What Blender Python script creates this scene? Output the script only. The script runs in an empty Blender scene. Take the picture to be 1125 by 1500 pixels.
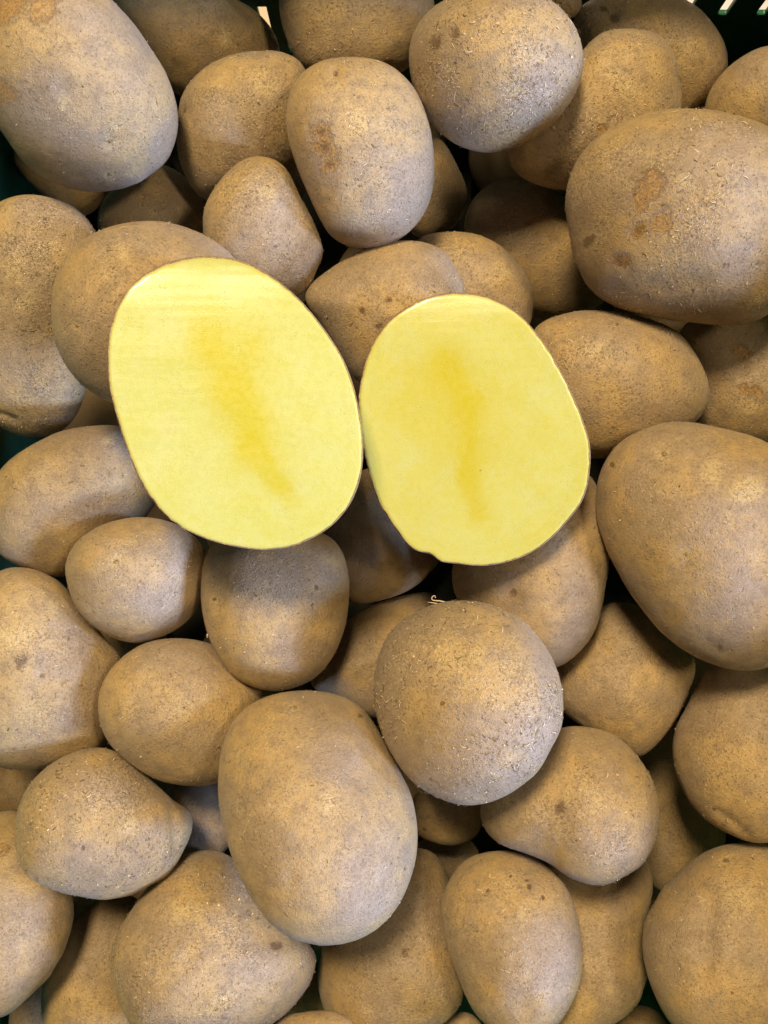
import bpy, math, random
import numpy as np
from mathutils import Vector, Matrix

random.seed(7)
RNG = np.random.default_rng(11)
scene = bpy.context.scene
COL = scene.collection

# ------------------------------------------------------------------ camera
CAM_Z = 0.58
VFOV = math.radians(56.0)
F = 750.0 / math.tan(VFOV / 2)          # focal length in photograph pixels
cam_d = bpy.data.cameras.new('camera')
cam_d.sensor_fit = 'VERTICAL'
cam_d.angle = VFOV
cam_d.clip_start = 0.01
cam_d.clip_end = 50
cam = bpy.data.objects.new('camera', cam_d)
cam.location = (0, 0, CAM_Z)
COL.objects.link(cam)
scene.camera = cam

# ------------------------------------------------------------------ world and lamps
world = bpy.data.worlds.new('World')
scene.world = world
world.use_nodes = True
bg = world.node_tree.nodes['Background']
bg.inputs['Color'].default_value = (1.0, 0.88, 0.72, 1)
bg.inputs['Strength'].default_value = 0.05


def lamp(name, loc, target, size, power, color, size_y=None):
    d = bpy.data.lights.new(name, 'AREA')
    d.energy = power
    d.color = color
    d.size = size
    if size_y:
        d.shape = 'RECTANGLE'
        d.size_y = size_y
    o = bpy.data.objects.new(name, d)
    o.location = loc
    v = Vector(target) - Vector(loc)
    o.rotation_euler = v.to_track_quat('-Z', 'Y').to_euler()
    COL.objects.link(o)
    return o


def lamp_from(name, azim, elev, dist, size, power, color, size_y=None):
    a, e = math.radians(azim), math.radians(elev)
    t = Vector((0.0, 0.0, 0.2))
    d = Vector((math.cos(a) * math.cos(e), math.sin(a) * math.cos(e), math.sin(e)))
    return lamp(name, t + d * dist, t, size, power, color, size_y)


lamp_from('ceiling_lamp', 106, 60, 2.2, 0.42, 66, (1.0, 0.785, 0.485))
lamp_from('ceiling_lamp', 14, 58, 2.2, 0.26, 16, (1.0, 0.82, 0.56))
lamp_from('window_light', -6, 23, 2.3, 0.34, 48, (0.40, 0.55, 1.0), 0.36)
lamp_from('window_light', -36, 23, 2.3, 0.40, 96, (0.40, 0.55, 1.0), 0.36)

scene.view_settings.view_transform = 'Standard'
scene.view_settings.look = 'None'
scene.view_settings.exposure = -0.05
scene.view_settings.gamma = 1.0


# ------------------------------------------------------------------ node helpers
class NT:
    def __init__(self, name):
        self.m = bpy.data.materials.new(name)
        self.m.use_nodes = True
        self.t = self.m.node_tree
        self.b = self.t.nodes['Principled BSDF']

    def n(self, typ, **kw):
        nd = self.t.nodes.new(typ)
        for k, v in kw.items():
            setattr(nd, k, v)
        return nd

    def link(self, a, b):
        self.t.links.new(a, b)

    def setin(self, sock, v):
        if hasattr(v, 'links'):
            self.link(v, sock)
        elif isinstance(v, tuple) and len(v) == 3 and sock.type == 'RGBA':
            sock.default_value = (*v, 1)
        else:
            sock.default_value = v

    def math(self, op, a, b=0.0, c=0.0, clamp=False):
        nd = self.n('ShaderNodeMath', operation=op)
        nd.use_clamp = clamp
        for i, v in enumerate((a, b, c)):
            self.setin(nd.inputs[i], v)
        return nd.outputs[0]

    def vmath(self, op, a, b):
        nd = self.n('ShaderNodeVectorMath', operation=op)
        self.setin(nd.inputs[0], a)
        if op == 'SCALE':
            self.setin(nd.inputs['Scale'], b)
        else:
            self.setin(nd.inputs[1], b)
        return nd.outputs[0]

    def noise(self, vec, scale, detail=3.0, rough=0.55, dist=0.0, color=False):
        nd = self.n('ShaderNodeTexNoise')
        self.setin(nd.inputs['Vector'], vec)
        nd.inputs['Scale'].default_value = scale
        nd.inputs['Detail'].default_value = detail
        nd.inputs['Roughness'].default_value = rough
        nd.inputs['Distortion'].default_value = dist
        return nd.outputs['Color' if color else 'Fac']

    def voro(self, vec, scale, feature='F1', rand=1.0, out='Distance'):
        nd = self.n('ShaderNodeTexVoronoi', feature=feature)
        self.setin(nd.inputs['Vector'], vec)
        nd.inputs['Scale'].default_value = scale
        nd.inputs['Randomness'].default_value = rand
        return nd.outputs[out]

    def map(self, v, a, b, c=0.0, d=1.0):
        nd = self.n('ShaderNodeMapRange')
        nd.interpolation_type = 'SMOOTHSTEP'
        self.setin(nd.inputs[0], v)
        for i, x in enumerate((a, b, c, d)):
            self.setin(nd.inputs[1 + i], x)
        return nd.outputs[0]

    def mix(self, fac, a, b, blend='MIX'):
        nd = self.n('ShaderNodeMix', data_type='RGBA', blend_type=blend)
        self.setin(nd.inputs[0], fac)
        self.setin(nd.inputs[6], a)
        self.setin(nd.inputs[7], b)
        return nd.outputs[2]


def mat_skin():
    k = NT('potato_skin')
    tc = k.n('ShaderNodeTexCoord')
    oi = k.n('ShaderNodeObjectInfo')
    at = k.n('ShaderNodeAttribute', attribute_name='marks')
    sep = k.n('ShaderNodeSeparateColor')
    k.link(at.outputs['Color'], sep.inputs[0])
    orange, dark, pale = sep.outputs[0], sep.outputs[1], sep.outputs[2]
    fl = k.n('ShaderNodeAttribute', attribute_name='flaky', attribute_type='OBJECT').outputs['Fac']
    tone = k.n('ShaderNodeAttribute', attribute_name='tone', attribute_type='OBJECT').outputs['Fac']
    mm = k.vmath('SCALE', tc.outputs['Object'], 1000.0)
    off = k.math('MULTIPLY', oi.outputs['Random'], 900.0)
    cmb = k.n('ShaderNodeCombineXYZ')
    for i in range(3):
        k.link(off, cmb.inputs[i])
    p = k.vmath('ADD', mm, cmb.outputs[0])
    big = k.noise(p, 0.035, 2.0)
    mid = k.noise(p, 0.16, 5.0, 0.62)
    fine = k.noise(p, 1.1, 4.0, 0.65)
    grain = k.noise(p, 2.6, 2.0, 0.6)
    # tan skin, drifting between ochre and dusty grey-brown
    c = k.mix(k.map(big, 0.38, 0.62), (0.440, 0.294, 0.114), (0.330, 0.238, 0.140))
    c = k.mix(k.map(mid, 0.40, 0.72, 0, 0.75), c, (0.250, 0.176, 0.096))
    c = k.mix(k.map(mid, 0.44, 0.24, 0, 0.6), c, (0.500, 0.360, 0.165))
    c = k.mix(k.map(fine, 0.52, 0.70, 0, 0.55), c, (0.165, 0.108, 0.055))
    c = k.mix(k.map(fine, 0.46, 0.32, 0, 0.46), c, (0.50, 0.37, 0.19))
    # worn patches of thin skin where the skin is netted and flaking
    patch = k.map(k.noise(k.vmath('ADD', p, (31.0, 7.0, 90.0)), 0.055, 3.0), 0.46, 0.66)
    patch = k.math('MAXIMUM', k.math('MULTIPLY', patch, fl, clamp=True), k.math('MULTIPLY', pale, 0.9), clamp=True)
    warp = k.vmath('SCALE', k.noise(p, 0.7, 3.0, 0.6, color=True), 2.4)
    pw = k.vmath('ADD', p, warp)
    iso = k.math('ABSOLUTE', k.math('SUBTRACT', k.noise(pw, 0.85, 1.0, 0.5), 0.5))
    brkn = k.map(k.noise(k.vmath('ADD', p, (3.0, 14.0, 60.0)), 0.75, 2.0), 0.44, 0.60)
    net = k.math('MULTIPLY', k.map(iso, 0.0, 0.040, 1.0, 0.0), brkn)
    netm = k.math('MULTIPLY', net, k.math('ADD', k.math('MULTIPLY', patch, 0.8), 0.12))
    c = k.mix(k.math('MULTIPLY', netm, 0.70), c, (0.14, 0.085, 0.04))
    c = k.mix(k.math('MULTIPLY', k.math('MULTIPLY', k.map(fine, 0.52, 0.36), patch), 0.45), c, (0.60, 0.47, 0.28))
    # raised corky grains
    gr = k.voro(pw, 0.62)
    grs = k.map(gr, 0.10, 0.30, 1.0, 0.0)
    grs = k.math('MULTIPLY', grs, k.map(k.noise(k.vmath('ADD', p, (77.0, 4.0, 8.0)), 0.22, 2.0), 0.42, 0.58))
    c = k.mix(k.math('MULTIPLY', grs, 0.22), c, (0.62, 0.47, 0.26))
    # short dark dashes and lenticel dots
    d1 = k.voro(k.vmath('ADD', p, k.vmath('SCALE', k.noise(p, 1.6, 2.0, color=True), 1.5)), 0.42)
    dots = k.map(d1, 0.06, 0.15, 1.0, 0.0)
    gate = k.map(k.noise(k.vmath('ADD', p, (5.0, 55.0, 3.0)), 0.12, 3.0), 0.42, 0.60)
    dots = k.math('MULTIPLY', dots, gate)
    c = k.mix(k.math('MULTIPLY', dots, 0.55), c, (0.10, 0.058, 0.025))
    sc = k.n('ShaderNodeMapping')
    k.link(pw, sc.inputs[0])
    sc.inputs['Rotation'].default_value = (0.7, 0.4, 1.1)
    sc.inputs['Scale'].default_value = (1.0, 0.28, 0.6)
    d2 = k.voro(sc.outputs[0], 0.75)
    dash = k.math('MULTIPLY', k.map(d2, 0.08, 0.17, 1.0, 0.0), k.math('ADD', k.math('MULTIPLY', fl, 0.6), 0.38))
    c = k.mix(k.math('MULTIPLY', dash, 0.8, clamp=True), c, (0.13, 0.078, 0.035))
    # skin tone per potato; also paints shade onto those down in the gaps
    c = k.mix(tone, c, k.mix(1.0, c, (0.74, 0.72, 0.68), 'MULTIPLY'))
    # marks that belong to one potato: bared orange skin, brown scars, pale eyes, painted highlights
    brk = k.noise(pw, 0.34, 6.0, 0.72)
    om = k.map(k.math('ADD', orange, k.math('MULTIPLY', k.math('SUBTRACT', brk, 0.5), 1.8)), 0.18, 0.62)
    omr = k.math('MULTIPLY', om, k.math('SUBTRACT', 1.0, om))
    c = k.mix(k.math('MULTIPLY', omr, 0.6, clamp=True), c, (0.16, 0.085, 0.03))
    c = k.mix(k.math('MULTIPLY', om, 0.78), c, k.mix(k.map(fine, 0.38, 0.60), (0.44, 0.260, 0.070), (0.25, 0.130, 0.036)))
    pm = k.map(k.math('ADD', pale, k.math('MULTIPLY', k.math('SUBTRACT', brk, 0.5), 1.7)), 0.20, 0.95)
    c = k.mix(k.math('MULTIPLY', pm, 0.55), c, (0.58, 0.43, 0.19))
    dm = k.map(k.math('ADD', dark, k.math('MULTIPLY', k.math('SUBTRACT', brk, 0.5), 1.2)), 0.30, 0.70)
    c = k.mix(k.math('MULTIPLY', dm, 0.85), c, k.mix(fine, (0.16, 0.085, 0.030), (0.08, 0.045, 0.02)))
    k.link(c, k.b.inputs['Base Color'])
    r = k.map(mid, 0.3, 0.7, 0.30, 0.52)
    k.link(k.math('SUBTRACT', r, k.math('MULTIPLY', patch, 0.12)), k.b.inputs['Roughness'])
    k.b.inputs['Specular IOR Level'].default_value = 0.5
    k.b.inputs['Sheen Weight'].default_value = 0.10
    k.b.inputs['Sheen Roughness'].default_value = 0.5
    h = k.math('MULTIPLY', fine, 0.55)
    h = k.math('ADD', h, k.math('MULTIPLY', grain, 0.25))
    h = k.math('ADD', h, k.math('MULTIPLY', mid, 0.35))
    h = k.math('ADD', h, k.math('MULTIPLY', netm, 0.55))
    h = k.math('ADD', h, k.math('MULTIPLY', grs, 0.50))
    h = k.math('SUBTRACT', h, k.math('MULTIPLY', dots, 0.30))
    h = k.math('ADD', h, k.math('MULTIPLY', dash, 0.30))
    h = k.math('SUBTRACT', h, k.math('MULTIPLY', om, 0.45))
    bp = k.n('ShaderNodeBump')
    bp.inputs['Strength'].default_value = 0.9
    bp.inputs['Distance'].default_value = 0.0008
    k.link(h, bp.inputs['Height'])
    k.link(bp.outputs[0], k.b.inputs['Normal'])
    return k.m


def mat_flake():
    k = NT('skin_flake_material')
    g = k.n('ShaderNodeNewGeometry')
    r = g.outputs['Random Per Island']
    c = k.mix(k.map(r, 0.0, 1.0), (0.13, 0.080, 0.034), (0.66, 0.52, 0.30))
    k.link(c, k.b.inputs['Base Color'])
    k.b.inputs['Roughness'].default_value = 0.6
    return k.m


def mat_flesh(name, base, pithc, gloss):
    k = NT(name)
    tc = k.n('ShaderNodeTexCoord')
    p = k.vmath('SCALE', tc.outputs['Object'], 1000.0)
    at = k.n('ShaderNodeAttribute', attribute_name='pith')
    sep = k.n('ShaderNodeSeparateColor')
    k.link(at.outputs['Color'], sep.inputs[0])
    pith, ring, spot = sep.outputs[0], sep.outputs[1], sep.outputs[2]
    n1 = k.noise(p, 0.06, 3.0)
    n2 = k.noise(p, 0.45, 4.0, 0.6)
    n3 = k.noise(p, 2.2, 3.0, 0.6)
    c = k.mix(k.map(n1, 0.35, 0.65), base, tuple(v * s for v, s in zip(base, (0.985, 0.965, 0.80))))
    c = k.mix(k.map(k.noise(k.vmath('ADD', p, (40.0, 9.0, 2.0)), 0.09, 4.0, 0.6), 0.42, 0.70, 0, 0.30), c, (0.51, 0.50, 0.20))
    c = k.mix(k.map(n2, 0.45, 0.75, 0, 0.10), c, (0.48, 0.49, 0.18))
    pf = k.math('MULTIPLY', pith, k.map(n2, 0.25, 0.7, 1.0, 0.92))
    c = k.mix(k.math('MULTIPLY', pf, 1.0, clamp=True), c, pithc)
    c = k.mix(k.math('MULTIPLY', ring, 0.30), c, (0.45, 0.39, 0.05))
    d = k.voro(p, 0.16)
    pin = k.math('MULTIPLY', k.map(d, 0.045, 0.075, 1.0, 0.0), k.map(k.noise(p, 0.05, 1.0), 0.56, 0.60))
    c = k.mix(k.math('MULTIPLY', pin, 0.7), c, (0.22, 0.14, 0.03))
    c = k.mix(k.math('MULTIPLY', spot, k.map(n3, 0.4, 0.6, 0.1, 0.6)), c, (0.50, 0.38, 0.10))
    k.link(c, k.b.inputs['Base Color'])
    k.b.inputs['Subsurface Weight'].default_value = 0.25
    k.b.inputs['Subsurface Radius'].default_value = (1.0, 0.7, 0.2)
    k.b.inputs['Subsurface Scale'].default_value = 0.002
    k.link(k.map(n2, 0.3, 0.7, gloss, gloss + 0.18), k.b.inputs['Roughness'])
    k.b.inputs['Specular IOR Level'].default_value = 0.5
    k.b.inputs['Coat Weight'].default_value = 0.30
    k.b.inputs['Coat Roughness'].default_value = gloss * 0.5
    # knife drag: faint lines across the face, plus wet starch grain
    sc = k.n('ShaderNodeMapping')
    k.link(p, sc.inputs[0])
    sc.inputs['Rotation'].default_value = (0, 0, 0.12)
    sc.inputs['Scale'].default_value = (0.06, 1.0, 0.3)
    lines = k.noise(sc.outputs[0], 0.55, 4.0, 0.6)
    h = k.math('ADD', k.math('MULTIPLY', lines, k.math('ADD', k.math('MULTIPLY', k.map(n1, 0.42, 0.66), 0.28), 0.05)), k.math('MULTIPLY', n3, 0.32))
    h = k.math('ADD', h, k.math('MULTIPLY', n2, 0.12))
    st = k.voro(p, 1.3)
    stg = k.math('MULTIPLY', k.map(st, 0.0, 0.24, 1.0, 0.0), k.map(k.noise(k.vmath('ADD', p, (8.0, 70.0, 0.0)), 0.13, 3.0), 0.50, 0.62))
    h = k.math('ADD', h, k.math('MULTIPLY', stg, 1.1))
    bp = k.n('ShaderNodeBump')
    bp.inputs['Strength'].default_value = 0.6
    bp.inputs['Distance'].default_value = 0.0004
    k.link(h, bp.inputs['Height'])
    k.link(bp.outputs[0], k.b.inputs['Normal'])
    return k.m


def mat_plain(name, col, rough, col2=None, scale=60.0, bump=0.0):
    k = NT(name)
    tc = k.n('ShaderNodeTexCoord')
    n = k.noise(tc.outputs['Object'], scale, 5.0, 0.6)
    c = k.mix(k.map(n, 0.35, 0.7), col, col2 or tuple(v * 0.7 for v in col))
    k.link(c, k.b.inputs['Base Color'])
    k.link(k.map(n, 0.3, 0.7, rough, min(1, rough + 0.2)), k.b.inputs['Roughness'])
    if bump:
        bp = k.n('ShaderNodeBump')
        bp.inputs['Strength'].default_value = 0.5
        bp.inputs['Distance'].default_value = bump
        k.link(n, bp.inputs['Height'])
        k.link(bp.outputs[0], k.b.inputs['Normal'])
    return k.m


SKIN = mat_skin()
FLAKE = mat_flake()
FLESH_A = mat_flesh('pale_yellow_flesh', (0.490, 0.474, 0.122), (0.470, 0.395, 0.022), 0.20)
FLESH_B = mat_flesh('golden_yellow_flesh', (0.505, 0.462, 0.098), (0.482, 0.388, 0.019), 0.24)
CRATE = mat_plain('dark_green_plastic', (0.020, 0.135, 0.075), 0.34, (0.015, 0.10, 0.056), 40, 0.0003)
CRATE_FLOOR = mat_plain('shade_darkened_green_plastic', (0.030, 0.026, 0.014), 0.8, (0.012, 0.022, 0.012), 55, 0.0005)  # floor colour darkened to paint the deep shade between the potatoes
SHELF = mat_plain('pale_wood_shelf', (0.62, 0.50, 0.34), 0.55, (0.52, 0.40, 0.25), 14, 0.0005)
SPROUT = mat_plain('pale_root', (0.78, 0.70, 0.55), 0.5, (0.60, 0.47, 0.30), 500)
EYE = mat_plain('eye_bud', (0.30, 0.19, 0.075), 0.6, (0.14, 0.08, 0.03), 700, 0.0003)


# ------------------------------------------------------------------ mesh helpers
def np_mesh(name, v, quads, mat, parent=None, smooth=True, tris=None):
    me = bpy.data.meshes.new(name)
    v = np.asarray(v, dtype=np.float32)
    q = np.asarray(quads, dtype=np.int32).reshape(-1, 4)
    t = np.zeros((0, 3), np.int32) if tris is None else np.asarray(tris, np.int32).reshape(-1, 3)
    me.vertices.add(len(v))
    me.vertices.foreach_set('co', v.ravel())
    loops = np.concatenate([q.ravel(), t.ravel()])
    me.loops.add(len(loops))
    me.loops.foreach_set('vertex_index', loops)
    starts = np.concatenate([np.arange(len(q)) * 4, len(q) * 4 + np.arange(len(t)) * 3]).astype(np.int32)
    me.polygons.add(len(starts))
    me.polygons.foreach_set('loop_start', starts)
    me.update(calc_edges=True)
    me.validate()
    if smooth:
        me.polygons.foreach_set('use_smooth', np.ones(len(me.polygons), bool))
    me.materials.append(mat)
    o = bpy.data.objects.new(name, me)
    COL.objects.link(o)
    if parent is not None:
        o.parent = parent
    return o


_cube = {}


def cube_sphere(N):
    if N in _cube:
        return _cube[N]
    idx, verts, quads = {}, [], []
    axes = [((1, 0, 0), (0, 1, 0), (0, 0, 1)), ((-1, 0, 0), (0, 0, 1), (0, 1, 0)), ((0, 1, 0), (0, 0, 1), (1, 0, 0)),
            ((0, -1, 0), (1, 0, 0), (0, 0, 1)), ((0, 0, 1), (1, 0, 0), (0, 1, 0)), ((0, 0, -1), (0, 1, 0), (1, 0, 0))]
    for n, a, b in axes:
        n, a, b = map(np.array, (n, a, b))
        g = np.zeros((N + 1, N + 1), int)
        for i in range(N + 1):
            for j in range(N + 1):
                q = n * N + a * (2 * i - N) + b * (2 * j - N)
                key = tuple(q)
                if key not in idx:
                    idx[key] = len(verts)
                    verts.append(q / N)
                g[i, j] = idx[key]
        quads.append(np.stack([g[:-1, :-1], g[1:, :-1], g[1:, 1:], g[:-1, 1:]], -1).reshape(-1, 4))
    v = np.array(verts, float)
    v = np.tan(v * math.pi / 4 * 0.98) / math.tan(math.pi / 4 * 0.98)
    v /= np.linalg.norm(v, axis=1)[:, None]
    _cube[N] = (v, np.concatenate(quads))
    return _cube[N]


def spline_closed(pts, n=480):
    """Closed Catmull-Rom (centripetal-like by chord) through the points."""
    P = np.array(pts, float)
    m = len(P)
    out = []
    for i in range(m):
        p0, p1, p2, p3 = P[(i - 1) % m], P[i], P[(i + 1) % m], P[(i + 2) % m]
        d01, d12, d23 = (max(np.linalg.norm(b - a), 1e-6) ** 0.5 for a, b in ((p0, p1), (p1, p2), (p2, p3)))
        t0, t1, t2, t3 = 0, d01, d01 + d12, d01 + d12 + d23
        for t in np.linspace(t1, t2, max(4, n // m), endpoint=False):
            A1 = (t1 - t) / (t1 - t0) * p0 + (t - t0) / (t1 - t0) * p1
            A2 = (t2 - t) / (t2 - t1) * p1 + (t - t1) / (t2 - t1) * p2
            A3 = (t3 - t) / (t3 - t2) * p2 + (t - t2) / (t3 - t2) * p3
            B1 = (t2 - t) / (t2 - t0) * A1 + (t - t0) / (t2 - t0) * A2
            B2 = (t3 - t) / (t3 - t1) * A2 + (t - t1) / (t3 - t1) * A3
            out.append((t2 - t) / (t2 - t1) * B1 + (t - t1) / (t2 - t1) * B2)
    return np.array(out)


class Body:
    """A potato at its own distance: outline (photo pixels) around its middle, thickness behind and in front of it."""

    def __init__(self, key, pts, thick=0.9, shear=(0, 0), half=False, smooth=5.0):
        self.key = key
        self.half = half
        self.out = spline_closed(pts)
        x, y = self.out[:, 0], self.out[:, 1]
        a = x * np.roll(y, -1) - np.roll(x, -1) * y
        A = a.sum() / 2
        self.c = np.array([((x + np.roll(x, -1)) * a).sum(), ((y + np.roll(y, -1)) * a).sum()]) / (6 * A)
        self.thick = thick
        self.shear = np.array(shear, float)
        self.smooth = smooth
        ray = np.array([(self.c[0] - 562.5) / F, (750 - self.c[1]) / F, -1.0])
        self.ray = ray / np.linalg.norm(ray)
        self.w = -self.ray
        u = np.cross((0, 1.0, 0), self.w)
        self.u = u / np.linalg.norm(u)
        self.v = np.cross(self.w, self.u)
        # outline in the plane through the middle, for a unit distance
        r = np.stack([(x - 562.5) / F, (750 - y) / F, -np.ones_like(x)], 1)
        t = 1.0 / (r @ self.ray)
        rel = r * t[:, None] - self.ray
        pu, pv = rel @ self.u, rel @ self.v
        th = np.arctan2(pv, pu)
        rr = np.hypot(pu, pv)
        o = np.argsort(th)
        grid = np.linspace(-math.pi, math.pi, 361)[:-1]
        R = np.interp(grid, th[o], rr[o], period=2 * math.pi)
        k = np.exp(-0.5 * (np.arange(-20, 21) / smooth) ** 2)
        k /= k.sum()
        R = np.convolve(np.concatenate([R[-20:], R, R[:20]]), k, 'valid')
        self.grid, self.R1 = grid, R
        pu2, pv2 = R * np.cos(grid), R * np.sin(grid)
        ws = [np.ptp(pu2 * math.cos(q) + pv2 * math.sin(q)) for q in np.linspace(0, math.pi, 37)]
        self.minor1 = min(ws) / 2
        self.d = 0.4

    def set_depth(self, z):
        self.d = z / -self.ray[2]
        self.depth = z
        self.center = np.array([0, 0, CAM_Z]) + self.ray * self.d
        self.cc = self.minor1 * self.d * self.thick

    def rad(self, th):
        return np.interp(th, self.grid, self.R1, period=2 * math.pi) * self.d

    def points(self, dirs):
        """unit directions (u, v, w) -> local offsets in world axes"""
        th = np.arctan2(dirs[:, 1], dirs[:, 0])
        s = np.hypot(dirs[:, 0], dirs[:, 1])
        r = self.rad(th) * s
        pu, pv = r * np.cos(th), r * np.sin(th)
        pw = self.cc * dirs[:, 2] + self.shear[0] * pu + self.shear[1] * pv
        return pu[:, None] * self.u + pv[:, None] * self.v + pw[:, None] * self.w

    def inside(self, P, shrink):
        q = P - self.center
        pu, pv, pw = q @ self.u, q @ self.v, q @ self.w
        pw = pw - self.shear[0] * pu - self.shear[1] * pv
        f = (np.hypot(pu, pv) / self.rad(np.arctan2(pv, pu))) ** 2 + (pw / self.cc) ** 2
        return f < shrink

    def dir_at(self, px, py):
        """direction of the front-surface point seen at a photo pixel"""
        r = np.array([(px - 562.5) / F, (750 - py) / F, -1.0])
        rel = r / (r @ self.ray) - self.ray
        pu, pv = rel @ self.u * self.d, rel @ self.v * self.d
        th = math.atan2(pv, pu)
        s = min(0.99, math.hypot(pu, pv) / float(self.rad(th)))
        return np.array([s * math.cos(th), s * math.sin(th), math.sqrt(1 - s * s)])


def hash_key(k):
    return sum((i + 3) * ord(c) * 31 for i, c in enumerate(k))


# ------------------------------------------------------------------ the crate
IN_X0, IN_X1, IN_Y0, IN_Y1 = -0.190, 0.200, -0.262, 0.240
TOPZ, WT = 0.260, 0.003


def boxes_mesh(name, boxes, mat, parent=None, bevel=0.0006):
    import bmesh
    bm = bmesh.new()
    for (x0, x1, y0, y1, z0, z1) in boxes:
        r = bmesh.ops.create_cube(bm, size=1.0)
        for q in r['verts']:
            q.co = Vector(((x0 + x1) / 2 + q.co.x * (x1 - x0), (y0 + y1) / 2 + q.co.y * (y1 - y0), (z0 + z1) / 2 + q.co.z * (z1 - z0)))
    if bevel:
        bmesh.ops.bevel(bm, geom=bm.edges[:], offset=bevel, segments=2, affect='EDGES', profile=0.5)
    me = bpy.data.meshes.new(name)
    bm.to_mesh(me)
    bm.free()
    me.materials.append(mat)
    o = bpy.data.objects.new(name, me)
    COL.objects.link(o)
    if parent:
        o.parent = parent
    return o


def slotted_wall(name, a0, a1, slots, place, mat, parent):
    """One moulded wall lying in (a, z); slots = (a0, a1, z0, z1); rows are cut where a slot starts or ends."""
    import bmesh
    xs = sorted({a0, a1, *[s[0] for s in slots], *[s[1] for s in slots]})
    zs = sorted({0.0035, TOPZ, *[s[2] for s in slots], *[s[3] for s in slots]})

    def hole(x, z):
        return any(s[0] < x < s[1] and s[2] < z < s[3] for s in slots)
    bm = bmesh.new()
    grid = {}

    def vert(i, j, k):
        if (i, j, k) not in grid:
            grid[i, j, k] = bm.verts.new(place(xs[i], k, zs[j]))
        return grid[i, j, k]
    solid = {(i, j) for i in range(len(xs) - 1) for j in range(len(zs) - 1)
             if not hole((xs[i] + xs[i + 1]) / 2, (zs[j] + zs[j + 1]) / 2)}
    for (i, j) in solid:
        c = [(i, j), (i + 1, j), (i + 1, j + 1), (i, j + 1)]
        bm.faces.new([vert(p, q, 0) for p, q in c])
        bm.faces.new([vert(p, q, 1) for p, q in reversed(c)])
        for (di, dj), (p, q) in (((0, -1), (0, 1)), ((1, 0), (1, 2)), ((0, 1), (2, 3)), ((-1, 0), (3, 0))):
            if (i + di, j + dj) not in solid:
                bm.faces.new([vert(*c[q], 0), vert(*c[p], 0), vert(*c[p], 1), vert(*c[q], 1)])
    bmesh.ops.recalc_face_normals(bm, faces=bm.faces[:])
    sharp = [e for e in bm.edges if len(e.link_faces) == 2 and e.calc_face_angle(0) > 0.5]
    bmesh.ops.bevel(bm, geom=sharp, offset=0.0008, segments=2, affect='EDGES', profile=0.5)
    me = bpy.data.meshes.new(name)
    bm.to_mesh(me)
    bm.free()
    me.materials.append(mat)
    o = bpy.data.objects.new(name, me)
    COL.objects.link(o)
    o.parent = parent
    return o


crate = bpy.data.objects.new('crate', None)
COL.objects.link(crate)
crate['label'] = 'dark green plastic crate with slotted walls holding the potatoes'
crate['category'] = 'crate'
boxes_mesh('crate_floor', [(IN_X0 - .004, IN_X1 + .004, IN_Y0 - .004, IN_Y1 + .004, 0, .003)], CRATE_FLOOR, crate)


def wall_px(px, py):
    """photo pixel -> (x, z) on the far wall's inner face"""
    dep = IN_Y1 * F / (750 - py)
    return (px - 562.5) / F * dep, CAM_Z - dep


far_slots = []
sx, _ = wall_px(386.5, 25)
zt = wall_px(386, 11)[1]
zb = wall_px(386, 76)[1]
for k in range(-6, 4):
    x = sx + k * 0.0112
    if -0.185 < x < 0.0:
        far_slots.append((x - .0021, x + .0021, zb, zt))
sr, _ = wall_px(1060, 18)
zr = wall_px(1060, 22)[1]
for k in range(-7, 3):
    x = sr + k * 0.0186
    if 0.0 < x < 0.196:
        far_slots.append((x - .0023, x + .0023, zr, zr + .055))
slotted_wall('crate_wall', IN_X0, IN_X1, far_slots, lambda a, k, z: (a, IN_Y1 + k * WT, z), CRATE, crate)
slotted_wall('crate_wall', IN_X0, IN_X1, [], lambda a, k, z: (a, IN_Y0 - k * WT, z), CRATE, crate)
slotted_wall('crate_wall', IN_Y0 - WT, IN_Y1 + WT, [], lambda a, k, z: (IN_X0 - .0003 - k * WT, a, z), CRATE, crate)
slotted_wall('crate_wall', IN_Y0 - WT, IN_Y1 + WT, [], lambda a, k, z: (IN_X1 + .0003 + k * WT, a, z), CRATE, crate)
e = .012
boxes_mesh('crate_rim', [(IN_X0 - e, IN_X1 + e, IN_Y1 + .0005, IN_Y1 + e, TOPZ + .0005, TOPZ + .007),
                         (IN_X0 - e, IN_X1 + e, IN_Y0 - e, IN_Y0 - .0005, TOPZ + .0005, TOPZ + .007),
                         (IN_X0 - e, IN_X0 - .0005, IN_Y0, IN_Y1, TOPZ + .0003, TOPZ + .0068),
                         (IN_X1 + .0005, IN_X1 + e, IN_Y0, IN_Y1, TOPZ + .0003, TOPZ + .0068)], CRATE, crate, 0.001)
shelf = boxes_mesh('shelf', [(-0.8, 0.8, -0.7, 0.9, -0.034, -0.002)], SHELF, None, 0.003)
shelf['kind'] = 'structure'

# ------------------------------------------------------------------ the potatoes, lowest first
# key, label, wanted distance of the middle below the camera, outline, options
P = []


def pot(key, label, z, pts, **kw):
    P.append((key, label, z, pts, kw))


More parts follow.
